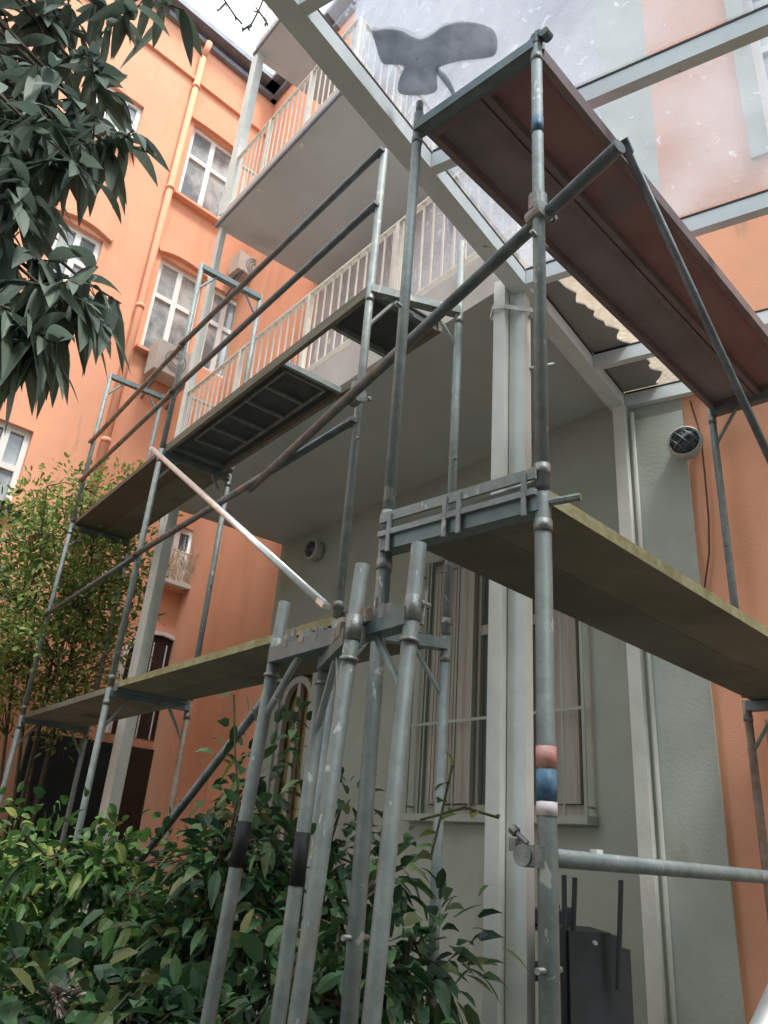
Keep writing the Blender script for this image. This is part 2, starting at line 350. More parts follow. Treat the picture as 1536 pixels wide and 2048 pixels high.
window(house, CN, FD, FN, FH['d'], cols=3, rows=(.55,), curtain=False, glass=GLASS)
window(house, CN, FD, FN, FH['e'], cols=2, rows=(.5,), brow=.10)
window(house, CN, FD, FN, FH['f'], cols=2, rows=(.5,), curtain=False)
window(house, CN, FD, FN, FH['g'], cols=2, rows=(.6,), glass=GLASSD, curtain=False)
a, b, c, e = FH['h']; q = MB(); N = 12; aw = b - a + .5; ac_ = (a + b) / 2
PA = lambda t: CN + FD * (ac_ - aw / 2 * math.cos(t)) + up * (e - .28 + .42 * math.sin(t)) + FN * .03
for i in range(N): q.bar(PA(math.pi * i / N), PA(math.pi * (i + 1) / N), .05, .05, up=FN)
for k in (-1, 1): q.bar(CN + FD * (ac_ + k * aw / 2) + up * (e - .28) + FN * .03, CN + FD * (ac_ + k * aw / 2) + up * (c - .5) + FN * .03, .05, .05, up=FN)
q.build('arched_surround', PVC, house)
q = MB(); q.face([CN + FD * (ac_ - aw / 2) + up * (c - .5) + FN * .006] + [PA(math.pi * i / N) - FN * .024 for i in range(N + 1)] + [CN + FD * (ac_ + aw / 2) + up * (c - .5) + FN * .006]); q.build('arched_gate', BRICK, house)
q = MB()
for k in (-.3, -.1, .1, .3): q.bar(CN + FD * (ac_ + k * aw) + up * (c - .5) + FN * .02, CN + FD * (ac_ + k * aw) + up * (e + .0) + FN * .02, .014, .014, up=FN)
q.build('gate_bars', PVC, house)
# window guard with potted reeds in front of the lower window
a, b, c, e = FH['g']; PF = lambda s, z, k: CN + FD * s + up * z - FN * k
q = MB()
for zz in (c + .06, c + (e - c) * .55): q.tube(PF(a - .03, zz, -.10), PF(b + .03, zz, -.10), .012, 6)
for i in range(10): s_ = a + (b - a) * i / 9; q.tube(PF(s_, c + .06, -.10), PF(s_, c + (e - c) * .55, -.10), .008, 5)
q.bar(PF(a - .05, c + .01, -.12), PF(b + .05, c + .01, -.12), .06, .25, up=FN)
q.build('window_guard', RAIL, house)
q = MB(); rq = random.Random(8)
for i in range(60):
    s_ = a + (b - a) * rq.random(); leaf(q, PF(s_, c + .05, -.12 - rq.random() * .08), (up + rv(rq) * .35).normalized(), FN, rq.uniform(.35, .8), .025, droop=.15, seg=3)
q.build('potted_reeds', CREAM, house)
# back wall: orange beyond T, grey roughcast upstairs, terrace render below
LT = (T - U).length
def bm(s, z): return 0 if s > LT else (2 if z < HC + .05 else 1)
WIN1 = (.42, 2.02, 1.95, 4.05)
ARCH = (LT - .93, LT - .36, .35, 3.28)
UPW = [(1.2, 2.0, 6.0, 8.0), (3.0, 3.9, 5.3, 7.7), (3.0, 3.9, 9.2, 11.5)]
mb = MB(); wall_mesh(mb, U, BD, BN, 0, LT, 0, 5.0, [WIN1, ARCH], mi=2); wall_mesh(mb, U, BD, BN, 0, 1.3, 5.0, 6.6, [], mi=3); wall_mesh(mb, U, BD, BN, 0, 1.3, 6.6, 19, [], mi=1); wall_mesh(mb, U, BD, BN, 1.3, LT, 5.0, 19, [], mi=1); wall_mesh(mb, U, BD, BN, LT, LT + 2.5, 0, TOP, [], mi=0)  # cream band paints the sunlit look of the wall near the corner
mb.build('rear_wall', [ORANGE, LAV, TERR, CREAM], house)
PB = lambda s, z, k: U + BD * s + up * z - BN * k
# terrace window: shutters, mullions, dark panes and an outside grille
a, b, c, e = WIN1
fr = window(house, U, BD, BN, WIN1, cols=3, rows=((BS(900, 1268)[1] - c) / (e - c),), glass=GLASSD, curtain=False, frame_m=BROWNSH, fw=.075, sill=True, sillm=TERR)
q = MB(); q.bar(PB(a + .16, c + .08, .05), PB(a + .16, e - .1, .05), .17, .03, up=BN); q.bar(PB(a + .28, c + .08, .07), PB(a + .28, e - .1, .07), .04, .03, up=BN); q.build('shutter', BROWNSH, house)
q = MB()
for i in range(9): q.bar(PB(b - .07 - i * .038, c + .08, .05), PB(b - .07 - i * .038, e - .1, .05), .031, .02, up=BN)
q.build('shutter', BROWNSH, house)
q = MB(); k = BS(932, 1300)[0]; q.bar(PB(k, c + .08, .03), PB(k, e - .1, .03), .13, .05, up=BN); q.build('mullion', BROWNSH, house)
q = MB(); g0, g1, gz0, gz1 = a - .05, b + .05, c - .05, e - .02
nb_ = 11
for i in range(nb_):
    s_ = g0 + (g1 - g0) * i / (nb_ - 1); th = .013 if i in (0, nb_ - 1) else .007
    q.tube(PB(s_, gz0, -.08), PB(s_, gz1, -.08), th, 6)
for zz in (gz0, gz0 + .72, gz1): q.bar(PB(g0, zz, -.08), PB(g1, zz, -.08), .022, .012, up=BN)
for s_ in (g0, g1):
    for zz in (gz0 + .1, gz1 - .1): q.tube(PB(s_, zz, -.08), PB(s_, zz, .01), .008, 5)
q.build('window_grille', TERR, house)
# arched door
a, b, c, e = ARCH
q = MB(); N = 10; pts = [PB(a + .03, c, .06), PB(a + .03, e - .3, .06)]
for i in range(N + 1): t = math.pi * i / N; pts.append(PB((a + b) / 2 - (b - a - .06) / 2 * math.cos(t), e - .3 + .26 * math.sin(t), .06))
pts.append(PB(b - .03, c, .06))
for i in range(len(pts) - 1): q.bar(pts[i], pts[i + 1], .07, .06, up=BN)
q.bar(PB((a + b) / 2, c, .07), PB((a + b) / 2, e - .05, .07), .06, .05, up=BN)
dr = q.build('arched_door', BROWNSH, house)
q = MB(); q.face([PB(a, c, .13), PB(b, c, .13), PB(b, e, .13), PB(a, e, .13)]); sub(q, 'curtain', OCHRE, dr)
# eaves
q = MB()
for A_, B_, n_ in ((CN + FD * 12, CN, FN), (CN, T, BN)):
    q.bar(A_ + up * (TOP + .02) + n_ * .12, B_ + up * (TOP + .02) + n_ * .12, .30, .12)
    q.bar(A_ + up * (TOP - .20) + n_ * .05, B_ + up * (TOP - .20) + n_ * .05, .10, .10)
q.build('eaves', ROOFM, house)
q = MB()
q.bar(CN + FD * 12 + up * (TOP - 1.15) + FN * .03, CN + up * (TOP - 1.15) + FN * .03, .06, .07)
q.build('string_course', ORANGE, house)
# downpipe painted with the wall
q = MB(); s_, _ = FS(318, 450); pts = [PF(s_, 4.0, -.08), PF(s_, TOP - .6, -.08), PF(s_, TOP - .3, -.2)]
q.poly(pts, .055, 10)
for zz in (6.5, 8.8, 11.2, 13.6): q.tube(PF(s_, zz, -.08), PF(s_, zz + .07, -.08), .068, 10)
q.build('downpipe', ORANGE, house, smooth=True)
s_, _ = BS(425, 1100)

# balconies: 1 = terrace roof, 2 and 3 narrower, above
S2 = P0 + LD * 2.22                      # right-hand corner of the upper balconies
def hit(A_, d, B_, e_):                  # 2D line intersection
    det = d.x * (-e_.y) + e_.x * d.y; r = B_ - A_
    t = (r.x * (-e_.y) + e_.x * r.y) / det; return A_ + d * t
S2B = hit(S2, RD, U, BD); S3 = P0 + LD * 3.85; S3B = hit(S3, RD, U, BD)
def railing(mb, A_, B_, z0, hgt, step=.115, bw=.017, posts=4):
    L_ = (B_ - A_).length; d = (B_ - A_) / L_; n_ = max(2, int(L_ / step))
    mb.bar(W3(A_, z0 + hgt), W3(B_, z0 + hgt), .045, .02); mb.bar(W3(A_, z0 + .06), W3(B_, z0 + .06), .035, .018)
    for i in range(1, n_):
        p = A_ + d * (L_ * i / n_); mb.bar(W3(p, z0 + .069), W3(p, z0 + hgt - .01), bw, .010, up=d.cross(up))
    for i in range(posts + 1):
        p = A_ + d * (L_ * i / posts); mb.bar(W3(p, z0 - .25 if True else z0), W3(p, z0 + hgt - .011), .045, .045, up=d.cross(up))
def balcony(poly, z0, z1, rails, posts_mb, name_label):
    m = MB(); m.slab(poly, z0, z1, 1, 1, 0)
    s = m.build('balcony', [SOFFIT, SLAB], house, label=name_label)
    m = MB()
    for A_, B_, n_ in rails: railing(m, A_, B_, z1 + .05, .95, posts=n_)
    sub(m, 'railing', RAIL, s)
    if posts_mb: sub(posts_mb, 'post', WHITE, s)
ins = .06
pm = MB()
pm.bar(W3(Q + LD * -.06 + RD * .06, 5.3), W3(Q + LD * -.06 + RD * .06, 8.80), .075, .075, up=RD)
balcony([P0, Q, T, U], 4.9, 5.28, [(P0 - LD * .0 + RD * .05 + LD * .05, Q + RD * .05 - LD * .05, 4), (Q + RD * .1 - LD * .05, T - RD * .05, 1)], pm, 'lowest balcony, roofing the terrace')
pm = MB()
pm.bar(W3(Q - LD * .06 + RD * .06, 9.0), W3(Q - LD * .06 + RD * .06, 12.1), .12, .12, up=RD)
balcony([S2, Q, T, S2B], 8.8, 8.98, [(S2 + RD * .05 + LD * .05, Q + RD * .05 - LD * .05, 3), (S2 + RD * .1 + LD * .05, S2B - RD * .05 + LD * .05, 2), (Q + RD * .1 - LD * .05, T - RD * .05, 1)], pm, 'middle balcony with dark edged soffit')
balcony([S3, Q, T, S3B], 12.1, 12.35, [(S3 + RD * .05 + LD * .05, Q + RD * .05 - LD * .05, 3)], None, 'topmost balcony against the sky')
# thin dark drip edge on the balcony fronts
for zz, A_ in ((8.8, S2), (12.1, S3)):
    q = MB(); q.bar(W3(A_ - RD * .015, zz + .02), W3(Q - RD * .015, zz + .02), .03, .05); q.build('drip_edge', ROOFM, house)

# ------------------------------------------------------------------ right wing
rw = thing('apartment_wing', (U.x, U.y, 0), 'right hand wing of faded pink and orange render with a pale grey strip', 'building')
UW = box_of(WS, (1500, 20), (1640, -60), (1670, 200), (1530, 310))
UW = (UW[0], UW[0] + 1.2, WS(1523, 310)[1], WS(1523, 310)[1] + 2.1)
def wm(s, z):
    if s < .44: return 2
    return 0 if z < 6.42 else 1
hs = [UW]
# split lines so colours change where they should
mb = MB()
wall_mesh(mb, U, WD, WN, 0, .44, 0, 4.92, [], mi=2); wall_mesh(mb, U, WD, WN, 0, .44, 6.42, 19, [], mi=2); wall_mesh(mb, U, WD, WN, 0, .44, 4.92, 6.42, [], mi=3)  # cream strip: sunlight on the render painted as a paler colour
wall_mesh(mb, U, WD, WN, .44, 9, 0, 6.42, [], mi=0)
wall_mesh(mb, U, WD, WN, .44, 9, 6.42, 19, hs, mi=1, depth=.15)
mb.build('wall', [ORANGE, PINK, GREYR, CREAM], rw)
window(rw, U, WD, WN, UW, cols=2, rows=(.6,), frame_m=PVC, sill=False, depth=.15)
PW = lambda s, z, k: U + WD * s + up * z - WN * k
q = MB(); a, b, c, e = UW
for s0 in (a - .07,): q.bar(PW(s0, c - .02, -.012), PW(s0, e + .1, -.012), .14, .03, up=WN)
q.build('window_surround', GREYR, rw)
q = MB(); q.bar(PW(.22, .35, -.02), PW(.22, HC - .12, -.02), .44, .05, up=WN)
q.build('pilaster', GREYR, rw)

# ------------------------------------------------------------------ pergola frame at first floor height
pg = thing('pergola', (P0.x, P0.y, 0), 'pale steel pergola frame of one long beam and five cross beams by the terrace corner', 'pergola')
bw_, bh_ = .11, .10
bA = P0 - RD * 3.1; bB = U + RD * -.02
q = MB(); q.bar(W3(bA, HC + bh_ / 2), W3(bB, HC + bh_ / 2), bw_, bh_); q.build('main_beam', STEELW, pg)
q = MB(); q.bar(W3(bA, HC + bh_ + .008), W3(bB, HC + bh_ + .008), bw_ + .004, .014); q.build('gap_shadow_strip', BLACKT, pg)  # dark strip painted in for the shadow gap along the beam top
raf = []
for px in ((600, 22), (858, 345), (1040, 578), (1176, 742), (1252, 826)):
    p = H(px[0], px[1], HC); t = (Vector((p.x, p.y, 0)) - P0).dot(RD); raf.append(P0 + RD * t)
for i, p in enumerate(raf):
    if i == 4: p = p - RD * .07
    q = MB(); q.bar(W3(p + WD * (bw_ / 2 - .0), HC + .052), W3(p + WD * (3.4 if i < 3 else 1.5), HC + .052), .055, .10)
    q.build('cross_beam', STEELW, pg)
    q = MB(); q.bar(W3(p + WD * (bw_ / 2 + .004), HC + .110), W3(p + WD * (3.4 if i < 3 else 1.5), HC + .110), .06, .014); q.build('gap_shadow_strip', BLACKT, pg)  # shadow gap above each cross beam, drawn as a dark strip
# dirty glass panes lying on the cross beams
for p_, q__ in ((raf[0] - RD * .95, raf[0] - RD * .03), (raf[0] + RD * .03, raf[1] - RD * .03), (raf[1] + RD * .03, raf[2] - RD * .03)):
    m = MB(); m.slab([p_ + WD * .07, p_ + WD * 3.3, q__ + WD * 3.3, q__ + WD * .07], HC + .128, HC + .134); m.build('glass_pane', DGLASS, pg)
# roofing sheet with a ragged outer edge
q = MB(); zt = HC + .135; top_ = []; bot_ = []
r3, r4, r5 = raf[2], raf[3], raf[4]
def sheet(A_, B_, wa, wb, seed):
    rr = random.Random(seed); n_ = 22; walk = 0; m = MB(); prev = None; ragged = []
    for i in range(n_ + 1):
        t = i / n_; base = A_.lerp(B_, t); walk = (.0 if i == 0 else walk * .6) + rr.uniform(-.028, .028); wv = wa + (wb - wa) * t + walk
        ragged.append((base + WD * -.02, base + WD * wv))
    for i in range(n_):
        (a0, a1), (b0, b1) = ragged[i], ragged[i + 1]
        m.slab([a0, a1, b1, b0], zt - .012, zt)
    return m, ragged
m, rg = sheet(r3 + RD * .02, r4 - RD * .02, .155, .30, 1); m.build('roof_sheet', PANEL, pg)
m2, rg2 = sheet(r4 + RD * .02, r5 - RD * .1, .34, .34, 2); m2.build('roof_sheet', PANEL, pg)

# corner column with strap
cc = thing('corner_column', (P0.x, P0.y, 0), 'white square corner post with a boxed pipe strapped beside it under the terrace corner', 'column')
pc = P0 + RD * .06 + LD * .03
q = MB(); q.bar(W3(pc, .0), W3(pc, HC - .002), .095, .095, up=WD); q.build('post', WHITE, cc)
pp = pc + Vector((-.112, -.012, 0))
q = MB(); q.bar(W3(pp, .0), W3(pp, HC + .08), .088, .07, up=WD); q.build('boxed_pipe', WHITE, cc)
q = MB(); pq = pc + Vector((-.052, .02, 0)); q.bar(W3(pq, 0), W3(pq, HC + .05), .03, .03, up=WD); q.build('cover_strip', WHITE, cc)
q = MB()
for zz in (4.66,):
    ring = [pp + Vector((-.062, -.05, 0)), pp + Vector((-.0, -.066, 0)), pc + Vector((.06, -.062, 0)), pc + Vector((.06, .06, 0)), pp + Vector((-.06, .055, 0))]
    for i in range(5): q.bar(W3(ring[i], zz), W3(ring[(i + 1) % 5], zz), .008, .03)
q.build('strap', WHITE, cc)
q = MB(); q.tube(W3(pc + Vector((.05, 0, 0)), 4.28), W3(pc + Vector((.22, .1, 0)), 4.40), .012, 8); q.build('hook', TUBE, cc)
# second terrace post (left front corner) and post at the wing
pp2 = H(306, 1114, 4.6); pQ = Q - LD * .12 + RD * .12
q = MB(); q.bar(W3(pQ, 0), W3(pQ, 4.9), .12, .12, up=RD)
tag(q.build('terrace_post', WHITE), 'white terrace post at the far left corner, behind the planks', 'post')
pU = U - RD * .06 + WD * .02
q = MB(); q.bar(W3(pU, 0), W3(pU, HC - .003), .085, .10, up=RD); q.tube(W3(pU + Vector((.07, -.035, 0)), .3), W3(pU + Vector((.07, -.035, 0)), HC - .06), .016, 8)
tag(q.build('wall_post', WHITE), 'white post with a thin pipe beside the pale grey pilaster', 'post')

# wall lamps
def lamp(c, n, r, label):
    t = thing('wall_lamp', c, label, 'lamp', 'round caged wall lamps')
    q = MB(); q.tube(c, c + n * .07, r * .92, 24); q.build('base', CAGE, t)
    q = MB(); N = 28; x = n.orthogonal().normalized(); y = n.cross(x); 
    cc_ = c + n * .085
    for i in range(N):
        for k in range(8):
            def TP(i_, k_): a = 2 * math.pi * i_ / N; b = 2 * math.pi * k_ / 8; return cc_ + (x * math.cos(a) + y * math.sin(a)) * (r + .013 * math.cos(b)) + n * (.03 * math.sin(b))
            q.face([TP(i, k), TP(i + 1, k), TP(i + 1, k + 1), TP(i, k + 1)])
    q.build('rim', CAGE, t, smooth=True)
    q = MB(); rings = 6
    for j in range(rings):
        p0, p1 = math.pi / 2 * j / rings, math.pi / 2 * (j + 1) / rings
        for i in range(24):
            a0, a1 = 2 * math.pi * i / 24, 2 * math.pi * (i + 1) / 24
            S = lambda a, p: c + n * (.075 + .06 * math.sin(p)) + (x * math.cos(a) + y * math.sin(a)) * (r * .93 * math.cos(p))
            q.face([S(a0, p0), S(a1, p0), S(a1, p1), S(a0, p1)])
    q.build('lens', LGLASS, t, smooth=True)
    q = MB()
    for k in (-.5, 0, .5):
        for ax, ay in ((x, y), (y, x)):
            pts = []
            for i in range(9):
                tt = (i / 8 * 2 - 1) * math.sqrt(1 - k * k) * .95; rr = math.sqrt(min(1, tt * tt + k * k)); pts.append(c + ax * (tt * r) + ay * (k * r) + n * (.085 + .06 * math.sqrt(max(0, 1 - rr * rr))))
            q.poly(pts, .005, 5)
    q.build('cage', mat('lamp_cage_metal', (.12, .14, .15), .5, .5), t)
    return t
lamp(V(1368, 900, U, U + WD) + WN * .03 if False else PW(WS(1378, 902)[0], WS(1378, 902)[1], -.05), (WN + Vector((0, 0, -.0))).normalized(), .105, 'round caged lamp on the right wing where grey strip meets orange wall')
lamp(PB(*BS(638, 1104), -.01), BN, .10, 'round dark lamp on the terrace rear wall under the ceiling')

# cable and thin pipe on right wing
q = MB(); q.poly([PW(*WS(x, y), -.03) for x, y in ((1382, 806), (1396, 850), (1404, 880), (1412, 960), (1419, 1040), (1420, 1110), (1412, 1170), (1398, 1300))], .006, 6)
tag(q.build('loose_cable', CABLE), 'thin brown cable hanging down the orange wall beside the lamp', 'cable')

# ------------------------------------------------------------------ air conditioners
def ac(c, d, n, label, w_=.62, h_=.42):
    t = thing('air_conditioner', c, label, 'air conditioner', 'air conditioners on the orange facade')
    q = MB(); q.bar(c - d * w_ / 2 + n * .28, c + d * w_ / 2 + n * .28, h_, .30, up=n); q.build('casing', ACW, t)
    q = MB(); x, y = d, up
    for R_ in (.07, .12, .165):
        for i in range(20):
            a0, a1 = 2 * math.pi * i / 20, 2 * math.pi * (i + 1) / 20
            q.tube(c + n * .44 + (x * math.cos(a0) + y * math.sin(a0)) * R_, c + n * .44 + (x * math.cos(a1) + y * math.sin(a1)) * R_, .006, 5)
    q.build('fan_grille', ROOFM, t)
    q = MB()
    for s in (-.2, .2):
        q.bar(c + d * s - up * (h_ / 2 + .02), c + d * s - up * (h_ / 2 + .02) + n * .46, .04, .03); q.bar(c + d * s - up * (h_ / 2 + .3), c + d * s - up * (h_ / 2 + .03) + n * .4, .03, .03)
    q.build('bracket', ROOFM, t)
ac(PF(*FS(322, 745), 0), FD, FN, 'boxy air conditioner below the white window by the downpipe', .60, .50)
ac(PF(*FS(480, 560), 0), FD, FN, 'air conditioner above the balcony door in the inner corner', .6, .36)

# ------------------------------------------------------------------ cloth scrap on the glass roof
zc_ = HC + .1345
bc = H(868, 120, zc_)
bt = thing('cloth_scrap', bc, 'grey crumpled cloth with two spread lobes lying on the dirty glass roof', 'scrap')
def flat(px, th, name, lift):
    pts = [H(x, y, zc_) for x, y in px]
    for _ in range(2): pts = [p for k in range(len(pts)) for p in (pts[k] * .78 + pts[(k + 1) % len(pts)] * .22, pts[k] * .22 + pts[(k + 1) % len(pts)] * .78)]
    ctr = sum(pts, Vector()) / len(pts); q = MB(); n_ = len(pts); rings = []; rr = random.Random(len(px))
    for f, h in ((1, 0), (.96, .4), (.8, .8), (.45, 1)): rings.append([ctr + (p - ctr) * f + up * (lift + th * h * rr.uniform(.8, 1.2)) for p in pts])
    for a, b in zip(rings, rings[1:]):
        for k in range(n_): q.face([a[k], a[(k + 1) % n_], b[(k + 1) % n_], b[k]])
    q.face(rings[-1]); q.face([p + up * lift for p in pts][::-1]); return q.build(name, SCRAP, bt)
flat([(743, 58), (744, 62), (770, 57), (800, 59), (822, 72), (838, 78), (852, 76), (868, 66), (885, 52), (920, 42), (960, 46), (988, 58), (996, 80), (993, 112), (960, 118), (925, 121), (895, 128), (874, 136),
      (874, 160), (876, 180), (862, 189), (820, 192), (794, 187), (798, 156), (812, 132), (790, 129), (764, 130), (754, 100)], .05, 'cloth', .001)
flat([(870, 132), (882, 140), (898, 158), (911, 184), (908, 198), (898, 180), (884, 162), (872, 146)], .015, 'frayed_tail', .003)

# ------------------------------------------------------------------ scaffolding
S1 = Vector((.455, 2.0, 0)); A1 = Vector((.015, 2.42, 0)); RS = Vector((.727, .686, 0)).normalized()
B1 = Vector((-.178, 3.5, 0)); I1 = Vector((.347, 3.63, 0)); L2 = Vector((-1.90, 5.73, 0)); L2i = Vector((-1.39, 6.11, 0))
L3 = Vector((-3.28, 7.58, 0)); L3i = L3 + (L2i - L2); R2i = A1 + RS * 3.0; R2o = S1 + RS * 3.0
TR = .0235
ZD1, ZD2 = 2.60, 4.60
def coupler(mb, p, d1, r=.034, L_=.07, size=.026):
    d1 = Vector(d1).normalized(); mb.tube(p - d1 * L_ / 2, p + d1 * L_ / 2, r * .92, 14)
    x = d1.orthogonal().normalized(); y = d1.cross(x)
    mb.bar(p + x * (r + .012) - d1 * .02, p + x * (r + .012) + d1 * .02, .02, .03)
    mb.tube(p + x * r * .6 + y * r * .8, p + x * (r + .05) + y * r * .8, .007, 6)
    mb.tube(p + x * (r + .028) + y * r * .8 - d1 * .0, p + x * (r + .046) + y * r * .8, .013, 6)
def frame(p, q_, z0, z1, label, cat='scaffold frame', transom=True, top0=0, top1=0, m=TUBE, rleg=TR, name='scaffold_section', tm=None, tilt=None, feet=False, rosettes=True, struts=True):
    t = thing(name, W3(p, z0), label, cat, 'scaffold frames')
    d = (q_ - p).normalized()
    for k, (a, ex) in enumerate(((p, top0), (q_, top1))):
        lo = W3(a, z0); hi = W3(a, z1 + ex)
        mb_ = MB(); mb_.tube(lo, hi, rleg, 14)
        leg = mb_.build('leg', m[k] if isinstance(m, (list, tuple)) else m, t, smooth=True)
        if ex > .04 and ex < .5:
            mb_ = MB(); mb_.tube(hi, hi + up * .07, rleg * .8, 12); sub(mb_, 'spigot', CLAMP, leg, smooth=True)
        if rosettes:
            for zz in (z0 + .04, z1 - .12):
                mb_ = MB(); mb_.tube(W3(a, zz), W3(a, zz + .035), rleg * 1.13, 14); sub(mb_, 'collar', CLAMP, leg, smooth=True)
            mb_ = MB(); mb_.tube(W3(a, z0 + .95) - d.cross(up) * .05, W3(a, z0 + .95) + d.cross(up) * .05, .008, 6); sub(mb_, 'rail_pin', CLAMP, leg, smooth=True)
    if transom:
        mb_ = MB(); x = d.cross(up).normalized()
        mb_.bar(W3(p, z1 - .055), W3(q_, z1 - .055), .05, .012)
        for s in (-1, 1): mb_.bar(W3(p, z1 - .035) + x * (s * .026), W3(q_, z1 - .035) + x * (s * .026), .006, .052)
        mb_.build('transom', tm or GREENSTEEL, t)
        for a, s in ((p, 1), (q_, -1)) if struts else ():
            mb_ = MB(); mb_.tube(W3(a + d * (s * .01), z1 - .28), W3(a + d * (s * .16), z1 - .06), .012, 8); mb_.build('corner_strut', tm or TUBE, t)
    if feet:
        for a in (p, q_):
            mb_ = MB(); mb_.bar(W3(a, .004), W3(a, .012), .15, .15, up=Vector((1, 0, 0))); mb_.tube(W3(a, .01), W3(a, z0), .016, 10); mb_.build('base_jack', CLAMP, t)
    return t

f1 = frame(A1, S1, .45, ZD1, 'near right frame of the lower scaffold lift, its front leg carrying coloured stickers', feet=True, rleg=.0245, struts=False, m=TUBE2)
q = MB(); q.tube(D(1083, 1640, 2.0).xy.to_3d() * 0 + W3(S1, D(1090, 1535, 2.0).z), W3(S1, D(1088, 1493, 2.0).z), .0262, 16); q.build('sticker', REDST, f1, smooth=True, label='faded red sticker')
q = MB(); q.tube(W3(S1, D(1092, 1602, 2.0).z), W3(S1, D(1090, 1540, 2.0).z), .0262, 16); q.build('sticker', BLUEST, f1, smooth=True, label='blue sticker')
q = MB(); q.tube(W3(S1, D(1093, 1632, 2.0).z), W3(S1, D(1092, 1604, 2.0).z), .0262, 16); q.build('sticker', PALEST, f1, smooth=True, label='pale sticker')
# toe clips on the lower right transom
q = MB(); dS = (S1 - A1).normalized()
for k in (.02, .19, .23, .40): 
    p = A1 + dS * (k / .42 * .58 + .02) - RS * .04; q.bar(W3(p, ZD1 - .075), W3(p, ZD1 + .06), .016, .008, up=RS)
q.bar(W3(A1 - RS * .033, ZD1 + .055), W3(S1 - RS * .033, ZD1 + .055), .01, .035)
q.bar(W3(A1 - RS * .033, ZD1 - .005), W3(S1 - RS * .033, ZD1 - .005), .02, .02)
q.build('plank_clamp', TUBE, f1)
q = MB(); q.tube(W3(S1 + dS * .0, ZD1 - .03), W3(S1 + dS * .11 + RS * .02, ZD1 - .03), .012, 8); q.build('locking_pin', CLAMP, f1)
f2 = frame(A1, S1, ZD1 + .02, ZD2, 'near right frame of the upper scaffold lift, holding the high reddish deck', top0=.07, top1=.03, rleg=.0215, struts=False)
q = MB(); q.tube(W3(S1, D(1072, 268, 2.0).z), W3(S1, D(1072, 238, 2.0).z), .0228, 16); q.build('sticker', BLUEST, f2, smooth=True, label='blue band')
q = MB(); coupler(q, W3(S1, ZD2 + .0) + RS * .0, up, .026, .05); coupler(q, W3(S1, ZD2) + dS * .045, RS, .022, .04); q.build('coupler', TUBED, f2)
f3 = frame(R2i, R2o, .45, ZD1, 'far right frame of the lower lift, standing by the orange wall', feet=True, m=[RUSTY, TUBE])
f4 = frame(R2i, R2o, ZD1 + .02, ZD2, 'far right frame of the upper lift, close to the orange wall')
f5 = frame(B1, I1, .45, ZD1, 'middle frame of the lower lift, in front of the white corner post', feet=True, tm=TUBE)
f6 = frame(B1, I1, ZD1 + .02, ZD2, 'middle frame of the upper lift, carrying the hatch deck end', top0=1.08, top1=.5, tm=TUBE)
f7 = frame(L2, L2i, .45, ZD1, 'second frame from the right of the left hand lower lift', feet=True, m=[TUBE, RUSTY])
f8 = frame(L2, L2i, ZD1 + .02, ZD2, 'second frame from the right of the left hand upper lift')
f9 = frame(L2, L2i, ZD2 + .02, 6.6, 'guard frame standing above the left deck before the white windows', rosettes=False)
f10 = frame(L3, L3i, .45, ZD1, 'farthest left frame of the lower lift, among the bushes', feet=True)
f11 = frame(L3, L3i, ZD1 + .02, ZD2, 'farthest left frame of the middle lift, behind the olive shrub')
f12 = frame(L3, L3i, ZD2 + .02, 6.5, 'farthest left guard frame against the orange downpipe', rosettes=False)

